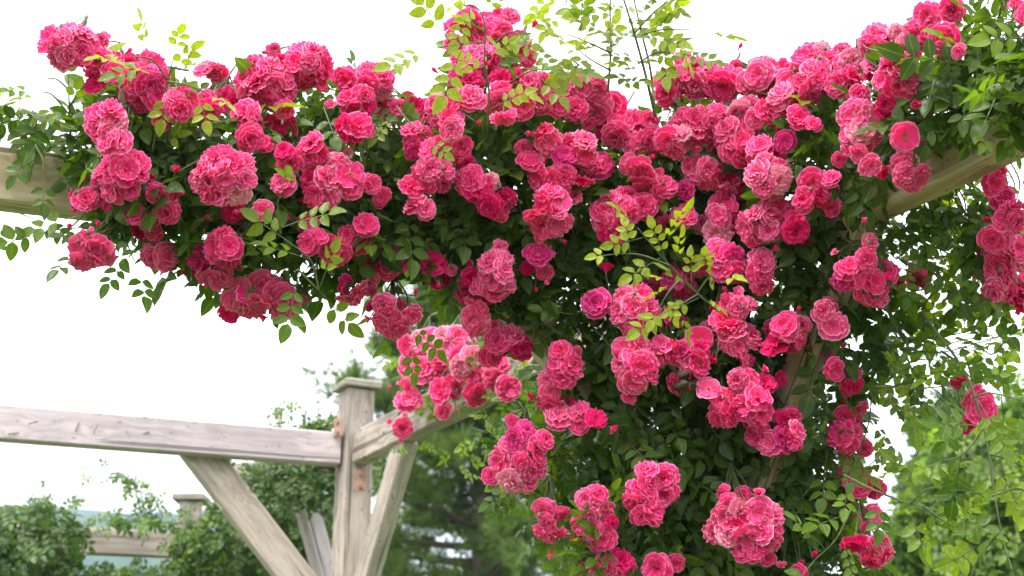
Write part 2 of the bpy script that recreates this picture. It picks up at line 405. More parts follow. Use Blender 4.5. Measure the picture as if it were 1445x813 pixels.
class Leaves:
    def __init__(s): s.i = []
    def add(s, pos, ydir, nrm, size, tint, roll=0, t=None): s.i.append((tuple(pos), tuple(ydir), tuple(nrm), size, tint))
    def build(s, name, mats, parent, templates=CT):
        if not s.i: return None
        pos = np.array([a[0] for a in s.i]); y = np.array([a[1] for a in s.i], float); nn = np.array([a[2] for a in s.i], float)
        y /= np.linalg.norm(y, axis=1, keepdims=True) + 1e-9; x = np.cross(y, nn); x /= np.linalg.norm(x, axis=1, keepdims=True) + 1e-9; z = np.cross(x, y)
        sz = np.array([a[3] for a in s.i]); tn = np.array([a[4] for a in s.i]); ti = rng.integers(0, len(templates), len(s.i))
        Vs = []; Fs = []; Ms = []; Us = []; Ts = []; n = 0
        for k, (tv, tu, tf, tm) in enumerate(templates):
            sel = np.where(ti == k)[0]
            if not len(sel): continue
            v = tv[None] * sz[sel, None, None]
            W = v[..., 0:1] * x[sel, None] + v[..., 1:2] * y[sel, None] + v[..., 2:3] * z[sel, None] + pos[sel, None]
            Vs.append(W.reshape(-1, 3)); q = len(tv)
            Fs.append((tf[None] + (np.arange(len(sel)) * q)[:, None, None] + n).reshape(-1, 4)); n += q * len(sel)
            Ms.append(np.tile(tm, len(sel))); Us.append(np.tile(tu, (len(sel), 1))); Ts.append(np.repeat(tn[sel], q))
        T = np.clip(np.concatenate(Ts) , 0, 1)
        me = array_mesh(name, np.concatenate(Vs) - np.array(world_loc(parent) if parent else (0, 0, 0)), np.concatenate(Fs), np.concatenate(Ms), mats, {'tint': T}, np.concatenate(Us))
        return link_mesh(name, me, parent)

# masks in photograph pixels, used only to outline how far the foliage reaches
GX, GY = 1700, 1000; OX, OY = 120, 80; ST = 4
gx, gy = np.meshgrid(np.arange(-OX, GX - OX, ST), np.arange(-OY, GY - OY, ST))
def inpoly(poly, X=None, Y=None):
    X = gx if X is None else X; Y = gy if Y is None else Y
    ins = np.zeros(np.shape(X), bool); n = len(poly)
    for i in range(n):
        x0, y0 = poly[i]; x1, y1 = poly[(i + 1) % n]
        if y0 == y1: continue
        c = ((y0 > Y) != (y1 > Y)) & (X < (x1 - x0) * (Y - y0) / (y1 - y0) + x0); ins ^= c
    return ins
def edgedist(mask):
    d = np.zeros(mask.shape); m = mask.copy()
    for k in range(40):
        d += m
        if not m.any(): break
        e = m.copy(); e[1:] &= m[:-1]; e[:-1] &= m[1:]
        if k % 2: e[:, 1:] &= m[:, :-1]; e[:, :-1] &= m[:, 1:]
        else: e[:, 1:] &= m[:, :-1]; e[:, :-1] &= m[:, 1:]
        m = e
    return d * ST

dA0 = depth(A0); 
def base_depth(px, py):
    """depth of the timber skeleton the main rose grows on"""
    if px < 1010: return dA0 + (dP1 - dA0) * (px / 1000.0) - .12 * min(1, max(0, (py - 380) / 120.0)) * min(1, max(0, (px - 720) / 60.0))
    t = (px - 1010) / 435.0
    dR1 = depth(lift(R1)); d = dP1 + (dR1 - dP1) * t
    low = min(1, max(0, (py - 300) / 160.0))
    return d * (1 - low) + (dP1 - .10 - .25 * t) * low

MAIN = [(-60,150),(0,142),(35,150),(75,190),(115,165),(150,125),(190,95),(250,100),(300,125),(345,140),(400,125),(450,105),(530,130),(580,160),(625,120),(650,85),(700,60),(745,85),(800,130),(850,170),(905,175),(950,140),(1030,115),(1120,110),(1200,85),(1290,70),(1345,50),(1400,25),(1520,10),(1520,160),(1445,165),(1312,218),(1225,282),(1222,300),(1255,300),(1262,330),(1262,400),(1250,470),(1240,530),(1215,560),(1195,640),(1185,700),(1225,760),(1235,880),(855,880),(835,790),(800,720),(850,660),(815,610),(790,560),(770,500),(722,432),(660,408),(620,395),(560,392),(540,360),(480,380),(420,400),(380,420),(320,395),(285,375),(262,360),(225,325),(165,318),(130,300),(118,225),(60,200),(0,182),(-60,175)]
LOWL = [(560,350),(700,350),(700,410),(640,398),(590,398),(565,385)]
mm = inpoly(MAIN) | inpoly(LOWL); ed = edgedist(mm)
# where bare timber shows, nothing may grow in front of it
WIN = [[(-60,205),(112,230),(118,300),(-60,290)], [(1218,288),(1320,218),(1445,160),(1445,205),(1300,262),(1236,300)], [(590,338),(630,338),(630,354),(590,354)],
       [(1180,330),(1222,300),(1200,370),(1172,370)], [(1098,560),(1118,505),(1138,470),(1150,498),(1125,570),(1106,592)], [(1068,640),(1092,630),(1085,680),(1064,676)], [(733,448),(765,460),(806,510),(770,495)], [(815,535),(845,545),(870,595),(855,612)]]
def bare(px, py): return any(inpoly(w, np.array(px), np.array(py)) for w in WIN)

GREEN = 'climbing rose bushes'
rose = empty('climbing_rose', (post1.x + .1, post1.y - .15, 0), 'large climbing rose covered in hot pink blooms, spread over the near post and beams', 'rose bush')
W0 = world_loc(rose)
VIEW = Vector((0, math.cos(PITCH), math.sin(PITCH)))
def rvec(s=1): return Vector((random.gauss(0, s), random.gauss(0, s), random.gauss(0, s)))
def leaf_dir(nrm):
    d = rvec() ; d = d - nrm * d.dot(nrm); d.z -= .5
    return d.normalized()

def fill(mask, edist, per, size, tint, dfun, thick, L, front=(-1, .55), bare_on=True, upb=.55, camb=.5):
    ys, xs = np.where(mask); n = int(len(xs) * ST * ST / per)
    for _ in range(n):
        k = random.randrange(len(xs)); px = gx[ys[k], xs[k]] + random.uniform(-2, 2) * 2; py = gy[ys[k], xs[k]] + random.uniform(-2, 2) * 2
        e = edist[ys[k], xs[k]]
        if e < 14 and random.random() < .45: continue
        th = thick * min(1, .28 + e / 80.0)
        u = random.random() ** 1.25; t = front[0] + (front[1] - front[0]) * u
        d = dfun(px, py) + t * th
        if bare_on and (bare(px, py) or (t < .45 and (bare(px, py + 20) or bare(px + 14, py - 6) or bare(px - 14, py - 6))) ):
            if random.random() < .97: d = dfun(px, py) + .34 + random.random() * .12
        # outward direction of the mass at this spot
        g = Vector((0, 0, 0))
        nrm = (-VIEW * camb * (1 if t < 0 else .2) + Vector((0, 0, 1)) * upb + rvec(.42)).normalized()
        s = random.uniform(*size) * (1.0 if random.random() < .8 else 1.2)
        tn = tint(px, py, t, e)
        L.add(P(px, py, d), leaf_dir(nrm), nrm, s, tn)
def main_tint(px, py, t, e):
    top = max(0, 1 - (py - 60) / 260.0)  # sunlight from above painted in: leaf tint grows yellower towards the top
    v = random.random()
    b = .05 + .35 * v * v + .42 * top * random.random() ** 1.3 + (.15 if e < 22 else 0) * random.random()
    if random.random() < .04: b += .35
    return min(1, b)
LM = Leaves()
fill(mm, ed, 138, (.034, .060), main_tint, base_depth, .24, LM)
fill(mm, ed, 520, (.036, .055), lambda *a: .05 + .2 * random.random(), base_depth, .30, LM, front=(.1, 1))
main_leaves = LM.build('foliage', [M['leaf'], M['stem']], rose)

# canes: woody stems running up the post and out along the beams
def jitter_path(pts, n=6, amp=.02):
    out = []
    for i in range(len(pts) - 1):
        a, b = Vector(pts[i]), Vector(pts[i + 1])
        for k in range(n): t = k / n; out.append(a.lerp(b, t) + rvec(amp))
    out.append(Vector(pts[-1])); 
    for _ in range(2): out = [out[0]] + [(out[i - 1] + out[i] * 2 + out[i + 1]) / 4 for i in range(1, len(out) - 1)] + [out[-1]]
    return out
def cane(pts, r0, r1, parent, name='cane', mat=None, amp=.02):
    mb = MB(); path = jitter_path(pts, 6, amp); mb.tube([p - world_loc(parent) for p in path], r0, r1, 7)
    return mb.build(name, mat or M['cane'], parent, True)
for k in range(6):
    a = W0 + Vector((random.uniform(-.12, .12), random.uniform(-.08, .05), 0))
    b = P(random.uniform(960, 1060), 720, dP1 - .12); c = P(random.uniform(960, 1060), 420, dP1 - .1)
    if k % 2: e = [P(800, 300, base_depth(800, 300) - .08), P(random.uniform(300, 560), 250, base_depth(400, 250) - .05)]
    else: e = [P(1180, 270, base_depth(1180, 200) - .06), P(random.uniform(1300, 1440), 150, base_depth(1380, 150))]
    cane([a, b, c] + e, .014, .006, rose)

# ------------------------------------------------------------------ sprays: a stem with pinnate leaves along it
def smooth(pts, n=8):
    pts = [Vector(p) for p in pts]; out = []
    for i in range(len(pts) - 1):
        p0 = pts[max(0, i - 1)]; p1 = pts[i]; p2 = pts[i + 1]; p3 = pts[min(len(pts) - 1, i + 2)]
        for k in range(n):
            t = k / n; out.append(.5 * ((2 * p1) + (p2 - p0) * t + (2 * p0 - 5 * p1 + 4 * p2 - p3) * t * t + (-p0 + 3 * p1 - 3 * p2 + p3) * t ** 3))
    out.append(pts[-1]); return out
def spray(parent, pix, d0, d1, nleaf, size, tint, r=.003, name='shoot', mat=None, start=.1, label=None, nrmf=None, skip=0, wig=0):
    K = len(pix); pts = [P(x, y, d0 + (d1 - d0) * i / (K - 1)) + rvec(wig) for i, (x, y) in enumerate(pix)]
    size *= 1.4; path = smooth(pts); w = world_loc(parent)
    mb = MB(); mb.tube([p - w for p in path], r, r * .45, 5)
    st = mb.build(name, mat or M['stem'], parent, True)
    if label: st['label'] = label
    L = Leaves(); n = len(path) - 1
    for i in range(nleaf):
        t = start + (1 - start) * (i + random.uniform(-.2, .2)) / max(1, nleaf - 1); t = min(1, max(0, t)); k = min(n - 1, int(t * n)); p = path[k].lerp(path[k + 1], t * n - k)
        tg = (path[k + 1] - path[k]).normalized()
        sd = tg.cross(VIEW).normalized() * (1 if i % 2 else -1)
        if i == nleaf - 1: d = tg
        else: d = (tg * random.uniform(.3, .8) + sd + rvec(.22))
        d.z -= .12; d.normalize()
        nr = (Vector((0, 0, 1)) * random.uniform(.3, 1) - VIEW * random.uniform(.3, 1) + rvec(.3)).normalized()
        L.add(p + d * size * .4, d, nr, size * random.uniform(.75, 1.15), min(1, max(0, random.gauss(tint, .12))))
    o = L.build('leaves', [M['leaf'], M['stem']], st)
    return st
BR = .95; FR = .8
def sp(pix, da, db, *a, **k):
    f = .2 if max(p[0] for p in pix) < 630 else 0
    return spray(rose, pix, da + f, db + f, *a, **k)
# tall upright shoots at the top
lab = 'tall thin shoot with pale green leaves rising above the blooms'
sp([(925,165),(912,110),(893,40),(872,-25)], 3.95, 3.85, 14, .033, .62, r=.005, label=lab, start=.25)
sp([(924,160),(918,100),(905,45),(888,-30)], 4.0, 4.0, 11, .033, .60, r=.0045, label=lab, start=.2)
sp([(858,130),(862,70),(861,20),(862,-30)], 3.95, 3.9, 12, .032, .65, r=.004, label=lab, start=.05)
sp([(905,50),(935,42),(975,42)], 3.95, 3.9, 4, .034, .75)
sp([(862,75),(830,60),(800,48)], 3.9, 3.85, 4, .034, .8)
sp([(862,100),(835,85),(815,70)], 3.9, 3.85, 3, .030, .8)
sp([(893,50),(920,20),(950,-5)], 3.9, 3.85, 4, .034, .8)
sp([(900,90),(925,75),(955,75)], 3.9, 3.85, 4, .032, .75)
sp([(800,-25),(800,0),(795,8)], 3.8, 3.8, 2, .030, .9)
# shoot hanging over the tall stack
sp([(688,180),(690,130),(684,90),(684,35),(672,10),(655,8)], 3.66, 3.5, 7, .028, .8, label='young shoot with yellow green leaves crossing the tall pink cluster')
sp([(684,60),(650,62),(615,68)], 3.52, 3.45, 4, .038, .8)
sp([(700,60),(722,45),(745,60)], 3.66, 3.6, 3, .030, .75)
sp([(700,130),(750,100),(800,100)], 3.8, 3.75, 5, .036, .7)
# left shoots
sp([(215,215),(225,160),(238,110),(244,85)], 3.34, 3.28, 6, .027, .85, label='young shoot with lime leaves above the left blooms')
sp([(236,115),(262,120),(290,130)], 3.3, 3.25, 4, .028, .85)
sp([(236,112),(215,85),(190,80)], 3.3, 3.25, 4, .030, .85)
sp([(100,200),(98,165),(97,130)], 3.5, 3.48, 4, .030, .55, r=.004)
sp([(98,150),(120,120),(150,100)], 3.5, 3.5, 3, .026, .4)
sp([(98,128),(80,112),(62,112)], 3.45, 3.45, 2, .040, .85)
sp([(100,165),(75,135),(60,130)], 3.38, 3.36, 3, .030, .6)
# lime spray in the middle
sp([(1015,440),(985,415),(955,385),(925,352),(900,322)], 3.5, 3.38, 9, .026, .95, r=.0032, label='lime green young spray hanging in front of the dark leaves')
sp([(945,375),(905,360),(870,358)], 3.42, 3.4, 4, .022, .95)
sp([(960,395),(945,410),(935,425)], 3.42, 3.4, 3, .024, .95)
sp([(985,415),(960,430),(940,440)], 3.46, 3.42, 3, .028, .85)
sp([(985,412),(1000,392),(1012,390)], 3.46, 3.42, 3, .024, .95)
sp([(396,330),(392,290),(396,272)], 3.25, 3.2, 2, .036, .55)
sp([(450,410),(440,370),(420,350)], 3.3, 3.28, 3, .034, .65)
sp([(560,150),(575,170),(600,190)], 3.45, 3.4, 2, .03, .7)
# leaves hanging under the left beam
sp([(-30,270),(0,290),(25,300),(50,310)], 3.62, 3.6, 5, .034, .35)
sp([(50,205),(60,225),(62,245)], 3.25, 3.22, 2, .030, .2)
sp([(160,300),(150,330),(120,350)], 3.4, 3.3, 4, .032, .4)
sp([(120,300),(100,320),(75,325)], 3.35, 3.35, 2, .040, .75)
sp([(170,310),(180,345),(190,370)], 3.45, 3.4, 4, .034, .35)
sp([(420,380),(440,400),(450,410)], 3.3, 3.3, 2, .034, .6)
sp([(560,395),(575,420),(570,455),(575,480)], 3.7, 3.7, 6, .030, .55)
# right side: sparse stems hanging below and beyond the beam
for k in range(18):
    x0 = random.uniform(1215, 1300); y0 = random.uniform(290, 560); x1 = x0 + random.uniform(50, 190); y1 = y0 + random.uniform(-70, 90)
    if x0 + 0 > 1250 and y0 > 480: y1 = y0 + random.uniform(-40, 30)
    y1 = max(y1, 265 - (x1 - 1300) * .3)
    sp([(x0, y0), ((x0 + x1) / 2, (y0 + y1) / 2 + random.uniform(-25, 10)), (min(x1, 1425), y1)], 3.95 - random.random() * .1, 3.75 + random.random() * .25, random.randint(4, 7), random.uniform(.030, .042), random.uniform(.35, .85), mat=M['cane'] if k % 2 else M['stem'], r=.0026)
for k in range(16):
    x0 = random.uniform(1290, 1440); y0 = 262 - (x0 - 1290) * .42 + 10; 
    sp([(x0, y0), (x0 + random.uniform(-20, 25), y0 + 45), (x0 + random.uniform(-30, 40), y0 + random.uniform(70, 120))], 3.75, 3.7, random.randint(4, 6), random.uniform(.027, .034), random.uniform(.3, .6), r=.0026)
sp([(1300,440),(1322,470),(1352,510),(1372,550),(1392,620),(1402,690),(1415,760),(1428,805)], 3.75, 3.3, 9, .034, .6, r=.0045, label='long arching green cane hanging down at the right edge', start=.3)
sp([(1395,640),(1425,650),(1460,665)], 3.35, 3.3, 4, .032, .7)
sp([(1390,600),(1360,640),(1330,650)], 3.35, 3.3, 3, .034, .55)
sp([(1375,560),(1400,555),(1440,565)], 3.35, 3.3, 4, .033, .65)
sp([(1400,700),(1435,690),(1460,700)], 3.3, 3.3, 3, .030, .7)
sp([(1410,750),(1380,790),(1370,815)], 3.3, 3.3, 4, .028, .6)
sp([(1235,545),(1290,548),(1335,545)], 3.75, 3.65, 9, .024, .45, mat=M['cane'])
sp([(1190,670),(1230,690),(1275,708),(1330,722)], 3.6, 3.4, 7, .034, .55, r=.004)
sp([(1285,710),(1310,690),(1345,690)], 3.45, 3.4, 4, .030, .55)
sp([(1200,720),(1180,760),(1150,790)], 3.6, 3.5, 4, .034, .4)
sp([(1300,712),(1340,740),(1365,745)], 3.42, 3.35, 5, .028, .65)
for (a, b, c) in (((1230,560),(1225,600),(1212,640)), ((1180,590),(1170,620),(1165,655)), ((1200,640),(1215,660),(1240,660)), ((1190,700),(1180,730),(1190,750)), ((1420,480),(1400,500),(1385,490)), ((1440,465),(1410,475),(1390,480)), ((1445,120),(1420,150),(1400,180)), ((1350,50),(1375,30),(1395,15)), ((1385,60),(1405,40),(1440,25)), ((1290,110),(1330,80),(1350,70))):
    sp([a, b, c], base_depth(*a) - .1, base_depth(*a) - .2, 5, .032, .5)
# light leaves at the underside of the centre, toward the far beam
for k in range(15):
    x0 = random.uniform(770, 850); y0 = random.uniform(590, 720); 
    sp([(x0, y0), (x0 - 25, y0 + random.uniform(-10, 25)), (x0 - random.uniform(40, 70), y0 + random.uniform(0, 45))], 4.05, 4.05, 4, random.uniform(.026, .034), random.uniform(.25, .6))
for k in range(12):
    x0 = random.uniform(830, 900); y0 = random.uniform(700, 800)
    sp([(x0, y0), (x0 - 15, y0 + 10), (x0 - 30, y0 + random.uniform(0, 30))], 3.8, 3.7, 4, random.uniform(.032, .038), random.uniform(.2, .5))

# ------------------------------------------------------------------ blooms
def bloom_mesh(seed, kind='double'):
    r = random.Random(seed); V = []; F = []; E = []; Rn = []; MI = []
    NU, NV = 9, 6
    def petal(az, th0, curl, L, W, amp, off, cup=.15, rv=0):
        base = len(V); ph = r.uniform(0, 6.28); ph2 = r.uniform(0, 6.28); kf = r.uniform(3.6, 6.0); notch = r.uniform(.0, .12)
        ca, sa = math.cos(az), math.sin(az)
        for j in range(NV):
            v = j / (NV - 1)
            for i in range(NU):
                u = -1 + 2 * i / (NU - 1)
                l = L * (1 - .30 * abs(u) ** 2.2 * v - notch * (1 - abs(u)) ** 3 * v)
                # integrate the curved midline
                rho = off; z = 0; n = 6
                for q in range(n):
                    t = (q + .5) / n * v; th = th0 + curl * t * t * 1.3 
                    rho += math.sin(th) * l * v / n; z += math.cos(th) * l * v / n
                w = W * (.22 + .78 * math.sin(min(1, v * 1.02) * math.pi * .56))
                lat = u * w
                th = th0 + curl * v * v * 1.3
                rip = amp * v * v * (math.sin(kf * u * 1.6 + ph) * .7 + math.sin(kf * 2.3 * u + ph2) * .45 * v) + cup * (u * u) * w
                rho -= math.cos(th) * rip * .9; z += math.sin(th) * rip
                x = rho * ca - lat * sa; y = rho * sa + lat * ca
                V.append((x, y, z)); e = max(v, abs(u) * .92 if v > .35 else 0); E.append(max(0, min(1, e ** 1.6 if v > .15 else .1 * v))); Rn.append(rv)
        for j in range(NV - 1):
            for i in range(NU - 1):
                a = base + j * NU + i; F.append((a, a + 1, a + NU + 1, a + NU)); MI.append(0)
    if kind == 'double':
        layers = [(6, 88, 24, .98, .58, .10, .06), (6, 66, 34, .90, .52, .12, .05), (6, 44, 44, .80, .46, .14, .04), (5, 24, 48, .68, .38, .15, .03), (4, 6, 42, .54, .30, .15, .02)]
    elif kind == 'loose':
        layers = [(6, 80, 30, 1.0, .58, .12, .05), (6, 55, 38, .85, .48, .14, .05), (5, 32, 45, .62, .36, .14, .03)]
    elif kind == 'flat':
        layers = [(5, 84, 8, 1.0, .68, .08, .04), (5, 70, 12, .85, .5, .08, .04)]
    elif kind == 'half':
        layers = [(5, 30, 25, 1.15, .5, .08, .08), (5, 16, 28, 1.1, .4, .08, .05), (4, 5, 15, 1.0, .3, .06, .02)]
    elif kind == 'bud':
        layers = [(5, 14, -22, 1.1, .36, .02, .12), (4, 8, -14, 1.15, .25, .02, .06)]
    for (n, th, cu, L, W, amp, off) in layers:
        a0 = r.uniform(0, 6.28)
        for k in range(n):
            petal(a0 + 2 * math.pi * k / n + r.uniform(-.2, .2), R(th + r.uniform(-15, 15)), R(cu + r.uniform(-20, 20)), L * r.uniform(.86, 1.1), W * r.uniform(.85, 1.15), amp * (r.uniform(.85, 1.55) if kind not in ('half', 'bud') else r.uniform(.5, .9)), off, .12 if kind != 'bud' else .9, r.random())
    if kind == 'flat':   # stamens: a tuft of thin blades
        for k in range(26):
            az = r.uniform(0, 6.28); th = r.uniform(.1, .8); b = len(V); l = r.uniform(.2, .32); d = Vector((math.sin(th) * math.cos(az), math.sin(th) * math.sin(az), math.cos(th))); s = Vector((-math.sin(az), math.cos(az), 0)) * .018
            for p in (-s, s, d * l + s * 1.8, d * l - s * 1.8): V.append(tuple(p)); E.append(0); Rn.append(.5)
            F.append((b, b + 1, b + 2, b + 3)); MI.append(2)
    # sepals and hip
    for k in range(5):
        az = 2 * math.pi * k / 5 + .3; b = len(V); l = .62 if kind != 'bud' else .75; th = R(115 if kind not in ('bud', 'half') else 25)
        ca, sa = math.cos(az), math.sin(az)
        for j, (t, w) in enumerate(((0, .07), (.4, .10), (.75, .05), (1, .008))):
            rho = .06 + math.sin(th) * l * t; z = -.03 + math.cos(th) * l * t - .02
            for s in (-1, 1): V.append((rho * ca - s * w * sa, rho * sa + s * w * ca, z)); E.append(0); Rn.append(.5)
        for j in range(3): a = b + 2 * j; F.append((a, a + 1, a + 3, a + 2)); MI.append(1)
    n = 7; b = len(V)
    for j, (z, rr) in enumerate(((.02, .10), (-.08, .12), (-.18, .09), (-.26, .035))):
        for k in range(n): w = 2 * math.pi * k / n; V.append((rr * math.cos(w), rr * math.sin(w), z)); E.append(0); Rn.append(.5)
    for j in range(3):
        for k in range(n): a = b + j * n; F.append((a + k, a + (k + 1) % n, a + n + (k + 1) % n, a + n + k)); MI.append(1)
    return array_mesh('rose_bloom', np.array(V), np.array(F), np.array(MI), [M['pink'], M['stem'], M['stamen']], {'edge': np.array(E), 'rnd': np.array(Rn)})
M['stamen'] = plain('golden_stamens', (.55, .36, .06), .7)
BL = dict(double=[bloom_mesh(100 + i) for i in range(8)], loose=[bloom_mesh(200 + i, 'loose') for i in range(4)], flat=[bloom_mesh(300 + i, 'flat') for i in range(2)], half=[bloom_mesh(400 + i, 'half') for i in range(3)], bud=[bloom_mesh(500 + i, 'bud') for i in range(2)])

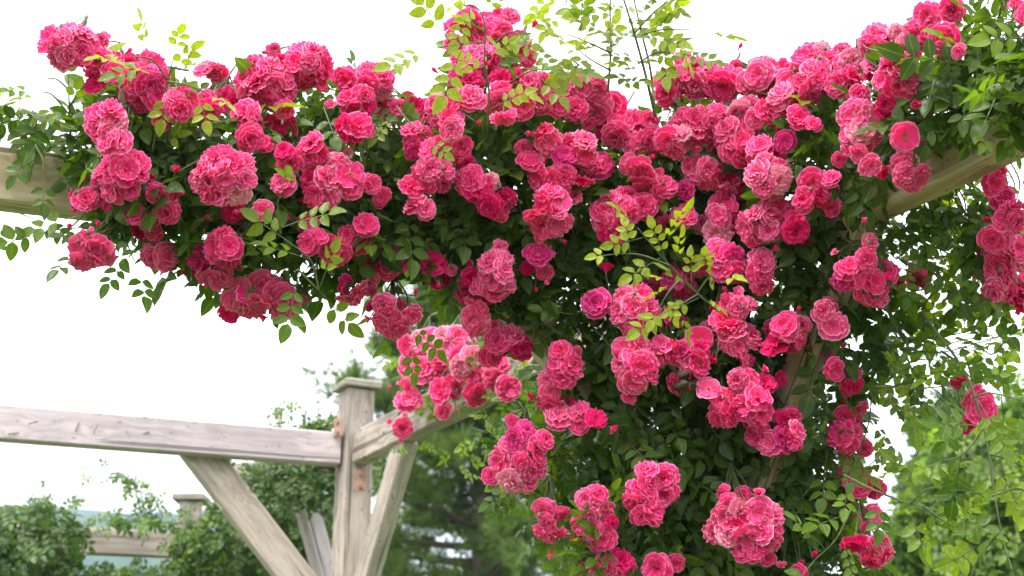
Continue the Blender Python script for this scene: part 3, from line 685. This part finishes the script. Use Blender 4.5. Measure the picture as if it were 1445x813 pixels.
# every bunch of blooms: x, y, half width, half height (photograph pixels), tone, pose, extra depth
# tones: p pink, l light, d deep, m magenta, f faded salmon, w pale;  poses: f facing, b seen from behind / hanging
CL = """97,63,41,32,l,f,-.02;150,97,30,24,p,f,0;135,124,20,16,d,f,0;205,122,36,34,p,f,0;205,93,24,12,p,f,.05;250,147,25,22,p,f,0;290,152,20,24,p,f,0;297,100,21,13,l,f,.05;318,132,15,20,p,f,.05;153,172,25,30,l,f,-.05;162,198,20,16,l,f,-.05;
172,246,38,34,p,f,0;122,280,27,22,p,f,0;192,300,20,20,p,f,0;213,318,20,26,p,f,0;236,293,14,22,p,f,0;222,338,22,16,f,b,.1;230,364,24,14,f,b,.1;127,352,34,33,f,b,0;318,248,50,42,l,f,-.05;335,298,19,20,d,f,.1;370,298,14,13,p,f,0;
318,346,26,30,p,f,0;285,360,22,18,m,f,0;303,388,24,14,f,b,.05;359,416,38,30,f,b,.05;397,425,26,26,f,b,.05;330,420,22,15,f,b,.08;375,116,40,42,l,f,0;428,90,44,32,l,f,0;352,118,20,30,l,f,0;350,166,22,18,p,f,0;400,162,18,24,d,f,.08;405,218,22,24,m,f,0;440,212,20,24,p,f,0;352,196,18,14,p,f,.03;400,258,17,17,p,f,0;
455,262,26,30,p,f,0;490,252,26,26,l,f,0;470,232,22,16,w,f,0;522,260,17,20,p,f,0;490,112,24,20,l,f,.05;530,112,30,28,l,f,0;500,142,30,22,p,f,0;500,178,26,22,d,f,0;555,155,20,16,p,f,.05;583,190,22,28,p,f,0;613,212,20,16,p,f,0;613,244,32,26,p,f,0;580,265,18,14,d,f,0;595,291,20,18,p,f,0;
634,182,18,26,l,f,-.05;622,156,22,22,p,f,0;587,151,12,11,p,f,.05;656,36,23,19,p,f,0;692,50,38,26,p,f,0;735,56,20,20,p,f,.05;676,86,42,26,l,f,0;655,112,24,18,p,f,0;656,140,26,16,l,f,-.05;702,136,19,22,p,f,0;746,116,30,19,p,f,0;712,166,20,20,f,b,0;735,150,18,18,p,f,0;
775,143,25,20,l,f,0;822,126,34,26,l,f,0;812,155,22,18,p,f,0;845,152,20,22,p,f,0;866,148,17,16,d,f,0;769,192,24,20,l,f,0;818,206,22,24,p,f,0;792,224,18,20,p,f,0;749,229,13,18,p,f,0;779,247,30,20,p,f,0;819,248,14,20,p,f,0;775,297,31,37,l,f,-.05;668,258,18,22,p,f,0;689,284,17,20,m,f,0;692,256,13,11,w,f,0;760,361,18,18,m,f,0;612,372,18,16,d,f,.05;
702,380,28,26,l,f,-.04;700,403,30,16,l,f,-.04;659,388,18,20,p,f,0;662,412,19,18,m,f,0;515,317,17,15,p,f,0;515,345,22,17,p,f,0;546,366,17,20,p,f,0;518,378,20,20,m,f,0;440,340,22,20,p,f,0;472,350,22,26,p,f,0;493,412,24,22,f,b,.05;550,448,24,32,f,b,0;578,444,16,14,f,b,0;
862,306,24,36,p,f,0;886,296,18,26,p,f,0;932,270,22,20,p,f,0;912,293,20,16,p,f,0;963,307,17,18,p,f,0;955,400,34,30,m,f,.14;997,243,28,26,p,f,0;967,268,14,14,m,f,0;1017,300,22,20,l,f,0;1012,328,19,18,l,f,0;1086,250,32,32,l,f,-.03;1148,258,18,15,p,f,0;1144,281,24,20,p,f,0;1080,312,42,33,p,f,0;1120,318,20,25,d,f,.03;1030,264,20,16,d,f,.08;
1027,371,28,28,p,f,0;994,374,15,16,p,f,0;1074,383,17,28,p,f,0;912,382,25,18,m,f,.14;895,438,33,34,p,f,-.03;846,430,20,15,m,f,0;1044,430,28,22,l,f,0;1028,455,22,24,l,f,0;1043,478,28,24,l,f,0;988,472,20,18,m,f,0;975,498,24,22,p,f,0;1108,455,18,20,p,f,0;1121,471,20,20,p,f,0;1094,487,18,18,m,f,0;1161,443,24,18,p,f,0;1176,461,14,18,p,f,0;1222,370,20,20,p,f,-.03;1202,388,22,22,m,f,-.03;1226,392,20,22,p,f,-.03;1250,384,18,18,p,f,-.03;1228,414,20,14,p,f,-.03;
898,522,34,34,l,f,0;890,490,26,20,l,f,0;935,498,24,22,p,f,0;1277,192,18,17,l,f,0;1282,216,20,16,p,f,0;1282,243,26,24,f,b,0;1215,163,24,22,l,f,0;1213,190,26,26,l,f,0;1208,214,20,18,p,f,0;1228,234,15,14,f,b,0;1265,108,32,34,l,f,-.04;1242,66,32,28,l,f,0;1279,60,15,10,w,f,0;1242,92,24,16,p,f,0;1312,22,22,18,l,f,0;1342,13,20,12,l,f,0;1309,48,26,20,p,f,0;1335,58,16,20,p,b,.03;
1148,78,34,14,l,f,0;1168,96,30,22,l,f,0;1200,88,22,22,w,f,.03;1192,116,20,18,p,f,0;1148,114,30,28,l,f,-.02;1118,117,28,26,l,f,0;1108,140,26,20,p,f,0;1126,168,18,16,m,f,0;1084,104,32,26,l,f,.03;1061,119,20,18,l,f,.03;945,118,26,32,l,f,0;985,112,32,28,l,f,0;1025,116,22,22,l,f,.03;952,198,26,26,l,f,0;982,181,40,30,l,f,0;1012,168,22,24,p,f,0;1034,190,22,26,p,f,0;1050,152,20,18,w,f,0;1072,162,28,18,l,f,0;1044,206,22,22,p,f,0;1074,212,24,22,p,f,0;1108,199,14,13,m,f,0;872,189,20,24,l,f,0;909,206,20,20,p,f,0;899,175,25,16,l,f,0;845,234,24,10,d,f,.12;908,243,14,22,f,b,.1;
706,478,26,22,p,f,-.02;674,448,19,26,f,b,.0;735,490,18,18,d,f,-.02;792,496,15,18,p,f,0;800,523,22,25,p,f,0;774,552,16,28,f,f,-.06;789,592,18,20,p,f,-.06;819,592,15,22,p,f,-.06;
735,620,30,22,m,f,-.22;722,645,28,28,l,f,-.22;745,650,28,26,p,f,-.22;728,675,28,18,l,f,-.22;765,624,24,20,p,f,-.2;777,735,26,36,f,b,-.1;838,712,30,28,l,f,-.17;840,740,28,20,p,f,-.17;852,760,20,13,p,f,-.17;915,673,22,20,p,f,-.14;938,673,18,17,l,f,-.14;900,700,22,20,p,f,-.14;908,722,26,20,l,f,-.14;865,798,34,20,p,f,-.16;928,806,20,18,p,f,-.1;
1030,722,26,20,l,f,-.1;1080,722,22,20,l,f,-.1;1025,752,25,24,l,f,-.1;1052,748,28,26,p,f,-.1;1082,752,22,22,p,f,-.1;1060,775,22,16,l,f,-.1;1046,534,21,20,p,f,-.05;1027,573,26,27,p,f,-.05;1065,572,28,28,p,f,-.05;1000,550,13,16,l,f,-.05;1072,545,24,22,p,f,.02;1070,615,15,17,p,f,0;1095,624,22,20,p,f,0;1122,615,18,20,p,f,0;
1178,523,18,20,p,f,.05;1201,538,13,22,d,f,.05;1195,617,22,22,p,f,0;1212,577,13,10,p,b,.08;1193,665,12,12,p,f,0;1208,685,20,20,p,f,0;1197,716,16,14,d,f,.05;1231,727,12,20,l,f,0;1236,777,22,32,l,b,-.02;1204,766,20,20,d,b,0;1103,801,8,7,p,u,0;1128,808,12,11,p,f,0;1370,558,15,20,p,b,-.1;1385,582,18,20,p,b,-.1;
1400,260,22,18,p,b,.3;1410,281,20,18,p,f,.3;1430,308,26,22,p,f,.2;1408,333,24,18,l,f,.2;1410,362,24,24,l,f,.2;1437,358,18,24,l,f,.2;1413,398,26,28,l,b,.2;1432,412,20,26,p,f,.2;1386,430,13,15,m,u,.1;1296,391,18,10,w,b,.3;1435,9,10,13,p,f,0;1450,20,14,14,p,f,0;460,55,0,0,p,f,0;130,28,0,0,p,f,0;945,448,15,13,d,f,.1;855,384,9,10,d,u,0;945,120,20,18,p,f,.05;535,210,0,0,p,f,0;805,440,0,0,p,f,0;1260,300,0,0,p,f,0;930,530,0,0,p,f,0;955,540,20,15,d,f,.1;975,515,24,18,p,f,.0;870,520,0,0,p,f,0"""
BACK = """600,488,36,22,l,f,0;640,480,26,22,w,f,0;580,520,18,20,l,f,0;574,552,20,20,p,f,0;581,570,20,16,p,f,0;612,520,26,24,l,f,0;632,551,22,18,l,f,0;666,520,26,26,w,f,0;674,556,18,14,p,f,0;568,604,11,14,p,f,0;700,525,22,24,l,f,0;718,548,16,16,p,f,0;585,500,16,16,w,f,0;652,500,20,22,l,f,.05;626,580,12,10,p,f,0"""
def parse(s):
    out = []
    for e in s.replace('\n', '').split(';'):
        a = e.split(',')
        if len(a) < 7: continue
        x, y, rx, ry = map(float, a[:4])
        if rx > 0: out.append([x, y, rx, ry, a[4], a[5], float(a[6])])
    return out
TONES = dict(p=[('pink', .70), ('light', .22), ('deep', .05), ('magenta', .03)], l=[('light', .55), ('pink', .4), ('pale', .05)], d=[('deep', .6), ('pink', .4)], m=[('magenta', .4), ('pink', .35), ('deep', .25)], f=[('backlit', .75), ('light', .25)], w=[('pale', .6), ('light', .4)])
def pick(t):
    u = random.random()
    for n, w in TONES[t]:
        u -= w
        if u <= 0: return n
    return TONES[t][0][0]
TL = dict(magenta='magenta purple bloom', backlit='faded salmon pink bloom', pale='pale pink bloom', deep='deep pink bloom')
def bloom(parent, pos, axis, rad, tone, kind='double', name='bloom'):
    me = random.choice(BL[kind]); o = bpy.data.objects.new(name, me); COL.objects.link(o); o.parent = parent
    o.material_slots[0].link = 'OBJECT'; o.material_slots[0].material = M[tone]
    q = axis.to_track_quat('Z', 'Y'); m = Matrix.Translation(pos - world_loc(parent)) @ q.to_matrix().to_4x4() @ Matrix.Rotation(random.uniform(0, 6.28), 4, 'Z') @ Matrix.Diagonal((rad * random.uniform(.92, 1.08), rad * random.uniform(.92, 1.08), rad * random.uniform(.85, 1.2), 1))
    o.matrix_basis = m
    return o
RIGHT = Vector((1, 0, 0)); UPV = VIEW.cross(RIGHT) * -1
def spots(e, dfun, thk, rb0):
    """positions of single blooms in one bunch"""
    x, y, rx, ry, tone, pose, dz = e; rb = min(rb0, max(rx, ry)); out = []
    e0 = ed[int((min(max(y, -OY + 4), GY - OY - 8) + OY) / ST), int((min(max(x, -OX), GX - OX - 8) + OX) / ST)] if thk else 0
    d = dfun(x, y) - thk * min(1, .28 + e0 / 80.0) * 1.15 - .06 + dz
    if max(rx, ry) <= rb0 * 1.12:
        k = max(rx, ry) / rb; out.append((x, y, 0, 0, 0, max(rx, ry)))
    else:
        pts = []; sx = max(0.001, rx - rb * .62); sy = max(.001, ry - rb * .62); need = .84 * rb
        for _ in range(500):
            a = random.uniform(0, 6.28); q = math.sqrt(random.random()); u, v = math.cos(a) * q, math.sin(a) * q
            X, Y = u * sx, v * sy
            if all((X - p[0]) ** 2 + (Y - p[1]) ** 2 > need ** 2 for p in pts): pts.append((X, Y, u, v))
        for X, Y, u, v in pts: out.append((x + X, y + Y, u, v, math.sqrt(max(0, 1 - u * u - v * v)), rb * random.uniform(.78, 1.14)))
    if pose == 'b' and rb0 < 17.6 and thk: d -= .12
    res = []
    for (X, Y, u, v, w, rr) in out:
        dd = d - w * min(rx, ry) * .75 * d / FPX; pos = P(X, Y, dd)
        wx = min(1.0, rx / 30); wy = min(1.0, ry / 30)
        if pose == 'f': ax = (-VIEW * .95 + RIGHT * u * 1.0 * wx - UPV * v * 1.0 * wy + Vector((0, 0, .12)) + rvec(.34)).normalized()
        elif pose == 'u': ax = (Vector((0, 0, 1)) + rvec(.3)).normalized()
        else: ax = (-VIEW * .55 + RIGHT * (u * .8) - UPV * (v * .4 + .5) + rvec(.25)).normalized()
        kd = random.random(); kind = 'double' if kd < .62 else 'loose' if kd < .985 else 'flat'
        if pose == 'b': kind = 'loose' if kd < .6 else 'double'
        if pose == 'u': kind = 'half'
        if tone in 'mw' and kd > .94: kind = 'flat'
        res.append((pos, ax, rr * dd / FPX * 1.2, pick(tone), kind))
    return res
def fillers(entries):
    out = []
    for e in entries:
        if e[5] == 'u': continue
        for _ in range(random.choice((0, 1, 1, 2, 2))):
            a = random.uniform(0, 6.28); r = random.uniform(8, 15); x = e[0] + math.cos(a) * (e[2] + r * .55); y = e[1] + math.sin(a) * (e[3] + r * .55)
            if not bare(x, y) and (y > 300 or abs(y - e[1]) < e[3] + 6 or e[1] > 150): out.append([x, y, r, r, e[4] if random.random() < .6 else 'd', e[5], e[6] + random.uniform(.02, .08)])
    return entries + out
def grow_bunches(plant, entries, dfun, thk, rb, limit):
    bunches = [[(e[0], e[1]), spots(e, dfun, thk, rb)] for e in entries]
    while len(bunches) > limit:                     # neighbouring bunches share a truss
        best = None
        for i in range(len(bunches)):
            for j in range(i + 1, len(bunches)):
                (a, b), (c, d) = bunches[i][0], bunches[j][0]; s = (a - c) ** 2 + (b - d) ** 2 + 120 * (len(bunches[i][1]) + len(bunches[j][1]))
                if best is None or s < best[0]: best = (s, i, j)
        _, i, j = best; A, B = bunches[i], bunches[j]; na, nb = len(A[1]), len(B[1])
        c = tuple((A[0][k] * na + B[0][k] * nb) / (na + nb) for k in range(2)); bunches[i] = [c, A[1] + B[1]]; bunches.pop(j)
    w = world_loc(plant)
    for c, bs in bunches:
        mid = sum((b[0] for b in bs), Vector()) / len(bs); az_ = sum(b[1].z for b in bs) / len(bs); root = mid + VIEW * .12 + Vector((0, 0, .09 if az_ < .0 else -.05)) + rvec(.02)
        mb = MB(); mb.tube([root + VIEW * .12 + rvec(.03) - mid, root - mid], .004, .0032, 6)
        for (pos, ax, rad, tone, kind) in bs:
            a = pos - ax * rad * .22; m = (a + root) / 2 - ax * .02
            mb.tube([q - mid for q in smooth([root, m, a], 4)], .0026, .0018, 5)
        for _ in range(random.randint(0, 2)):       # spent hips and tight buds between the blooms
            p = mid + rvec(.03) - VIEW * .02; mb.tube([root - mid, p - mid], .0018, .0014, 5); mb.tube([p - mid, p - mid + Vector((0, 0, .006)), p - mid + Vector((0, 0, .014))], .005, .002, 6)
        buds = []
        if random.random() < .6:
            for _ in range(random.randint(1, 3)):
                bb = random.choice(bs); e = random.uniform(.045, .06); d = (RIGHT * random.gauss(0, 1) + UPV * (random.gauss(0, 1) + .3) - VIEW * .25).normalized()
                q = bb[0] + d * e; mb.tube([z - mid for z in smooth([root, (root + q) / 2 + rvec(.01), q], 3)], .0022, .0014, 5); buds.append((q, (d + rvec(.2)).normalized()))
        o = mb.build('flower_cluster', M['stem'], plant, True); o.location = mid - w
        for q, d in buds: bloom(o, q, d, random.uniform(.013, .019), random.choice(['pink', 'deep', 'light']), 'bud' if random.random() < .6 else 'half', 'bud')
        for (pos, ax, rad, tone, kind) in bs:
            b = bloom(o, pos, ax, rad, tone, kind, 'bud' if kind == 'half' and random.random() < .3 else 'bloom')
            if tone in TL: b['label'] = TL[tone]
grow_bunches(rose, fillers(parse(CL)), base_depth, .24, 17.5, 100)

# ------------------------------------------------------------------ rose on the far beam
rose2 = empty('climbing_rose', (P(640, 560, 5.2).x, P(640, 560, 5.2).y, 0), 'paler pink climbing rose heaped on the beam right of the capped post', 'rose bush')
def bd2(px, py): t = min(1, max(0, (px - 493) / 500)); return d2 + (dP1 - d2) * (t * 1.6 if t < .6 else .96)
M2 = inpoly([(560,500),(600,465),(680,470),(740,500),(790,560),(800,610),(750,625),(700,610),(690,575),(640,580),(600,585),(575,580),(590,560)])
e2 = edgedist(M2); L2 = Leaves()
fill(M2, e2, 130, (.024, .036), lambda *a: .2 + .5 * random.random(), lambda x, y: bd2(x, y), .2, L2, bare_on=False)
for (x, y) in ((690,590),(700,600),(660,632),(640,640),(680,625),(700,650),(575,610),(610,560),(720,620),(720,640)):
    for k in range(5): nrm = (Vector((0, 0, .6)) - VIEW * .5 + rvec(.4)).normalized(); L2.add(P(x + random.gauss(0, 14), y + random.gauss(0, 14), bd2(x, y) - .1), leaf_dir(nrm), nrm, random.uniform(.024, .034), .3 + .5 * random.random())
L2.build('foliage', [M['leaf'], M['stem']], rose2)
cane([P(900, 1300, 4.3), P(880, 800, 4.4), P(830, 560, 4.6), P(760, 540, 4.8)], .009, .005, rose2)
grow_bunches(rose2, parse(BACK), lambda x, y: bd2(x, y) - .18, 0, 17.5, 15)

# ------------------------------------------------------------------ distant green roses on the second pergola
def hit(p, hole):
    v = Vector(p) - CAM; d = v.dot(VIEW); X = 722.5 + v.x / d * FPX; Y = 406.5 - v.dot(Vector((0, -math.sin(PITCH), math.cos(PITCH)))) / d * FPX
    return hole[0] < X < hole[2] and hole[1] < Y < hole[3]
def leafy(name, poly, label, per, size, dfun, thick, tint, mats, cat='rose bush', group=None, stem=None, shoots=(), tmpl=CTS, hole=None):
    m = inpoly(poly); e = edgedist(m); xs = [p[0] for p in poly]; cx = sum(xs) / len(xs)
    b = P(cx, 800, dfun(cx, 800)); o = empty(name, (b.x, b.y, 0), label, cat, group); L = Leaves()
    fill(m, e, per, size, tint, dfun, thick, L, bare_on=False)
    L.i = [q for q in L.i if not (hole and hit(q[0], hole))]
    for pix in shoots:
        d = dfun(*pix[0]); pts = smooth([P(x, y, d) for x, y in pix]); mb = MB(); mb.tube([p - world_loc(o) for p in pts], .004, .002, 5); mb.build('shoot', M['stem'], o, True)
        for i in range(len(pix) * 5):
            p = random.choice(pts); nrm = (Vector((0, 0, .6)) - VIEW * .5 + rvec(.4)).normalized(); L.add(p, leaf_dir(nrm), nrm, size[0], .45 + .4 * random.random())
    L.build('foliage', mats, o, tmpl)
    if stem: cane(stem, .012, .006, o)
    return o
GRP = 'green roses on the distant pergola'
DL = [(-60,715),(0,706),(30,712),(60,698),(90,708),(120,728),(125,760),(110,790),(130,800),(150,900),(-60,900)]
g1 = leafy('climbing_rose', DL, 'leafy rose without blooms at the bottom left corner, draped over the distant pergola beam', 30, (.036, .052), lambda x, y: 8.1, .3, lambda *a: .12 + .5 * random.random(), [M['leaf2'], M['stem']], shoots=[[(50,720),(62,700),(60,690)]])
DM = [(120,745),(150,722),(180,728),(210,715),(240,722),(262,735),(285,712),(330,690),(350,700),(380,760),(395,900),(120,900),(140,790),(225,790),(238,760),(180,750)]
g2 = leafy('climbing_rose', DM, 'leafy rose without blooms in front of the distant capped post, left of the long brace', 30, (.036, .052), lambda x, y: 8.2, .3, lambda *a: .15 + .6 * random.random(), [M['leaf2'], M['stem']], hole=(112, 738, 240, 796), shoots=[[(205,740),(200,700),(180,675),(150,655),(110,665)], [(230,730),(215,700),(190,672),(160,668)], [(150,740),(170,725),(190,735)]])
DP = [(330,655),(400,645),(400,615),(440,600),(478,590),(478,640),(500,660),(540,650),(530,680),(478,690),(470,720),(480,900),(390,900),(380,760),(345,700),(322,665)]
g3 = leafy('climbing_rose', DP, 'leafy rose without blooms behind the left side of the capped timber post', 26, (.036, .050), lambda x, y: 7.5 if y < random.uniform(672, 712) else 8.3, .2, lambda *a: .1 + .45 * random.random(), [M['leaf2'], M['stem']], shoots=[[(390,640),(395,600),(388,575),(400,568)], [(430,620),(440,595),(425,585)], [(460,610),(466,585),(470,578)]])
for o in (g1, g2, g3): o['group'] = GRP

# ------------------------------------------------------------------ trees
def blades(pts, dirs, nrm_, size, mats, name, parent, tint, tmpl):
    L = Leaves()
    for p, d, n, s, t in zip(pts, dirs, nrm_, size, tint): L.add(p, d, n, s, t)
    return L.build(name, mats, parent, tmpl)
def needle_tuft(seed, n=16):
    r = random.Random(seed); V = []; F = []; 
    for k in range(n):
        az = r.uniform(0, 6.28); th = r.uniform(.15, 1.15); d = Vector((math.sin(th) * math.cos(az), math.cos(th), math.sin(th) * math.sin(az))); s = d.cross(Vector((r.random(), r.random(), r.random()))).normalized() * .035; l = r.uniform(.7, 1.1); b = len(V)
        for p in (-s, s, d * l + s * .4, d * l - s * .4): V.append(tuple(p))
        F.append((b, b + 1, b + 2, b + 3))
    return np.array(V), np.tile([[.4, .3]], (len(V), 1)), np.array(F), np.zeros(len(F))
NT = [needle_tuft(i) for i in range(4)]
# pine
DPN = 17.0
base = P(690, 900, DPN); pine = empty('pine_tree', (base.x, base.y, 0), 'tall dark green pine tree behind the capped post, sky showing between its boughs', 'tree')
mb = MB(); w = world_loc(pine)
trk = smooth([Vector((base.x, base.y, -.2)), P(687, 800, DPN), P(676, 640, DPN), P(655, 450, DPN), P(645, 330, DPN)]); mb.tube([p - w for p in trk], .24, .04, 10); mb.build('trunk', M['bark'], pine, True)
LP = Leaves(); mbb = MB()
def bough(p, d, Lb, n):
    pts = [p]; q = p.copy(); dd = d.copy()
    for k in range(6): dd = (dd + rvec(.10) + Vector((0, 0, .03 * k - .04))).normalized(); q = q + dd * Lb / 6; pts.append(q)
    mbb.tube([a - w for a in pts], .045 * Lb / 2.5, .010, 6)
    for k in range(n):
        t = .25 + .75 * random.random() ** .7; i = min(5, int(t * 6)); a = pts[i].lerp(pts[i + 1], t * 6 - i)
        s = rvec(1); s.z = abs(s.z) * .4 + .1; s.normalize(); tip = a + s * Lb * .22 * random.random()
        for _ in range(2):
            dr = (s + dd * .5 + rvec(.4)); dr.z += .25
            LP.add(tip + rvec(.06), dr.normalized(), rvec(1).normalized(), random.uniform(.13, .22), .1 + .8 * random.random() ** 1.4)
for k in range(74):
    f = k / 74; z = trk[0].z + 3.2 + (trk[-1].z - 3.2) * f
    t = min(range(len(trk)), key=lambda i: abs(trk[i].z - z)); p = Vector((trk[t].x, trk[t].y, z)); az = k * 2.4 + random.uniform(-.3, .3)
    Lb = (1 - f) ** .8 * 2.9 * random.uniform(.6, 1.1) + .25
    bough(p, Vector((math.cos(az), math.sin(az) * .9, .12 + .25 * f)).normalized(), Lb, int(28 + 50 * Lb / 2.2))
mbb.build('boughs', M['bark'], pine, True); LP.build('crown', [M['pine'], M['bark']], pine, NT)

def tree(name, label, cx, d, blobs, n, size, tint, mat, tr=.18, lean=None):
    b = P(cx, 900, d); o = empty(name, (b.x, b.y, 0), label, 'tree'); w = world_loc(o); mb = MB(); tops = []
    fork = P(cx, 860, d)
    mb.tube([Vector((0, 0, -.2)), Vector((0, 0, fork.z * .5)), fork - w], tr, tr * .7, 9)
    L = Leaves(); ws = [(bl[2] * bl[3]) for bl in blobs]; tot = sum(ws)
    for bl, ww in zip(blobs, ws):
        c = P(bl[0], bl[1], d + bl[4]); rx = bl[2] * d / FPX; rz = bl[3] * d / FPX
        mb.tube([q - w for q in smooth([fork, (fork + c) / 2 + rvec(.15), c], 5)], tr * .45, tr * .1, 6)
        clumps = []
        for _ in range(max(6, int(26 * ww / 2500))):
            v = rvec().normalized() * random.random() ** .45; clumps.append((c + Vector((v.x * rx, v.y * rx, v.z * rz)), v))
        for cc, v in clumps: mb.tube([c - w, (c + cc) / 2 - w + rvec(.05), cc - w], tr * .1, tr * .03, 4)
        for _ in range(int(n * ww / tot)):
            cc, v = random.choice(clumps); p = cc + rvec(.33 * min(rx, .9) * .55); nr = (Vector((0, 0, .7)) + v * .5 + rvec(.5)).normalized(); L.add(p, leaf_dir(nr), nr, random.uniform(*size), tint(p))
    mb.build('trunk', M['bark'], o, True); L.build('crown', [mat, M['bark']], o, CTS); return o
tree('broadleaf_tree', 'bright green broadleaf tree filling the lower right corner behind the roses', 1390, 13,
     [(1400,640,75,50,0),(1340,720,70,45,0),(1430,720,70,60,-.5),(1290,790,60,40,.3),(1380,800,80,50,-.4),(1440,590,40,40,.4),(1340,650,30,30,.4),(1300,735,35,30,0)], 5200, (.07, .11), lambda p: .3 + .7 * random.random(), M['tree'])
tree('broadleaf_tree', 'grey green slender tree top rising at the right, behind the bright green tree', 1325, 30,
     [(1320,600,26,40,0),(1330,655,32,30,0),(1300,680,24,24,0),(1350,560,18,16,0)], 1500, (.13, .2), lambda p: .1 + .35 * random.random(), M['leaf2'])
tree('broadleaf_tree', 'low yellow green tree behind the long brace and the post foot', 400, 15,
     [(345,830,50,42,0),(430,800,55,40,0),(410,850,70,35,0),(330,780,14,12,0)], 2400, (.08, .12), lambda p: .45 + .55 * random.random(), M['tree'])
tree('broadleaf_tree', 'leafy green tree far behind the rose-covered near post', 1010, 24,
     [(960,700,60,70,0),(1050,760,80,60,0),(1130,740,60,50,0),(930,800,60,40,0)], 2600, (.15, .22), lambda p: .1 + .4 * random.random(), M['leaf2'])

# ------------------------------------------------------------------ ground and hills
gm, nt, b, out = new_mat('grass_ground')
no = N(nt, 'ShaderNodeTexNoise'); no.inputs['Scale'].default_value = 1.3; no.inputs['Detail'].default_value = 9
tc = N(nt, 'ShaderNodeTexCoord'); nt.links.new(tc.outputs['Object'], no.inputs['Vector'])
r_ = ramp(nt, [(.3, (.05, .085, .025)), (.7, (.11, .15, .05))]); nt.links.new(no.outputs[0], r_.inputs[0]); nt.links.new(r_.outputs[0], b.inputs['Base Color']); b.inputs['Roughness'].default_value = .95
mb = MB(); S = 1500
mb.add([(-S, -S, 0), (S, -S, 0), (S, S, 0), (-S, S, 0)], [(0, 1, 2, 3)]); g = mb.build('ground', gm); tag(g, kind='structure')
hm, nt, b, out = new_mat('wooded_hill')
no = N(nt, 'ShaderNodeTexNoise'); no.inputs['Scale'].default_value = .05; no.inputs['Detail'].default_value = 9
tc = N(nt, 'ShaderNodeTexCoord'); nt.links.new(tc.outputs['Object'], no.inputs['Vector'])
r_ = ramp(nt, [(.35, (.028, .055, .02)), (.65, (.07, .11, .035))]); nt.links.new(no.outputs[0], r_.inputs[0]); nt.links.new(r_.outputs[0], b.inputs['Base Color']); b.inputs['Roughness'].default_value = .95
from mathutils import noise as mn
V = []; F = []; nx, ny = 120, 30; HD = 620.0
prof = [(-900, 740), (-300, 715), (0, 722), (100, 725), (200, 729), (330, 742), (450, 756), (560, 800), (700, 880), (1000, 960), (1500, 960), (2400, 930)]
def ph(px):
    for (a, ya), (c, yc) in zip(prof, prof[1:]):
        if a <= px <= c: return ya + (yc - ya) * (px - a) / (c - a)
    return 960
for i in range(nx + 1):
    px = -900 + 3300 * i / nx; r = ray(px, ph(px)); k = HD / r.y; hz = CAMZ + r.z * k; x = r.x * k
    for j in range(ny + 1):
        t = j / ny; y = HD - 260 + 560 * t; prof_h = math.sin(min(1, t / .47) * math.pi / 2) if t < .47 else math.cos((t - .47) / .53 * math.pi / 2)
        z = hz * prof_h + (mn.noise(Vector((x * .02, y * .02, 0))) * 5 + mn.noise(Vector((x * .12, y * .12, 3))) * 2.2) * min(1, prof_h * 1.4)
        V.append((x * (y / HD * .3 + .7), y, z - .5))
for i in range(nx):
    for j in range(ny): a = i * (ny + 1) + j; F.append((a, a + ny + 1, a + ny + 2, a + 1))
mb = MB(); mb.add(V, F); h = mb.build('hills', hm, smooth=True); tag(h, kind='structure')

# ------------------------------------------------------------------ air
HAZE = True
if HAZE:
    mb = MB(); mb.box((-1600, -1600, -1.5), (1600, 1600, 190), .5); hz = mb.build('haze', None if False else M['stem']); hz.data.materials.clear()
    m, nt, b, out = new_mat('haze_air'); nt.nodes.remove(b)
    pv = nt.nodes.new('ShaderNodeVolumePrincipled'); pv.inputs['Color'].default_value = (.40, .62, 1, 1); pv.inputs['Density'].default_value = .0006; pv.inputs['Anisotropy'].default_value = .3
    nt.links.new(pv.outputs[0], out.inputs['Volume']); hz.data.materials.append(m); tag(hz, kind='stuff')

# ------------------------------------------------------------------ light
wd = bpy.data.worlds.new('World'); scene.world = wd; wd.use_nodes = True; nt = wd.node_tree
bg = nt.nodes['Background']; sky = nt.nodes.new('ShaderNodeTexSky'); sky.sky_type = 'NISHITA'; sky.sun_disc = False
SE, SA = R(58), R(215)      # height of the sun; compass angle: behind the camera's left shoulder
sky.sun_elevation = SE; sky.sun_rotation = SA; sky.dust_density = 3; sky.ozone_density = .8
mx = nt.nodes.new('ShaderNodeMix'); mx.data_type = 'RGBA'; mx.inputs[0].default_value = .82
nt.links.new(sky.outputs[0], mx.inputs[6]); mx.inputs[7].default_value = (9.0, 8.75, 8.3, 1)       # thin bright cloud over the whole sky
nt.links.new(mx.outputs[2], bg.inputs[0]); bg.inputs[1].default_value = .15
sl = bpy.data.lights.new('sun', 'SUN'); sl.energy = 1.5; sl.angle = R(12); sl.color = (1, .96, .9)
so = bpy.data.objects.new('sun', sl); COL.objects.link(so)
sd = Vector((math.sin(SA) * math.cos(SE), math.cos(SA) * math.cos(SE), math.sin(SE))); so.rotation_euler = sd.to_track_quat('Z', 'Y').to_euler()

cam = bpy.data.cameras.new('camera'); co = bpy.data.objects.new('camera', cam); COL.objects.link(co); scene.camera = co
co.location = CAM; co.rotation_euler = (math.pi / 2 + PITCH, 0, 0); cam.sensor_width = 36; cam.lens = FPX / 1445 * 36
cam.clip_start = .05; cam.clip_end = 6000; cam.dof.use_dof = True; cam.dof.focus_distance = 3.55; cam.dof.aperture_fstop = 4.0
scene.render.engine = 'CYCLES'; scene.cycles.max_bounces = 8; scene.cycles.transparent_max_bounces = 4; scene.cycles.volume_bounces = 0
vs = scene.view_settings; vs.view_transform = 'Standard'; vs.look = 'None'; vs.exposure = 1.45; vs.gamma = 1
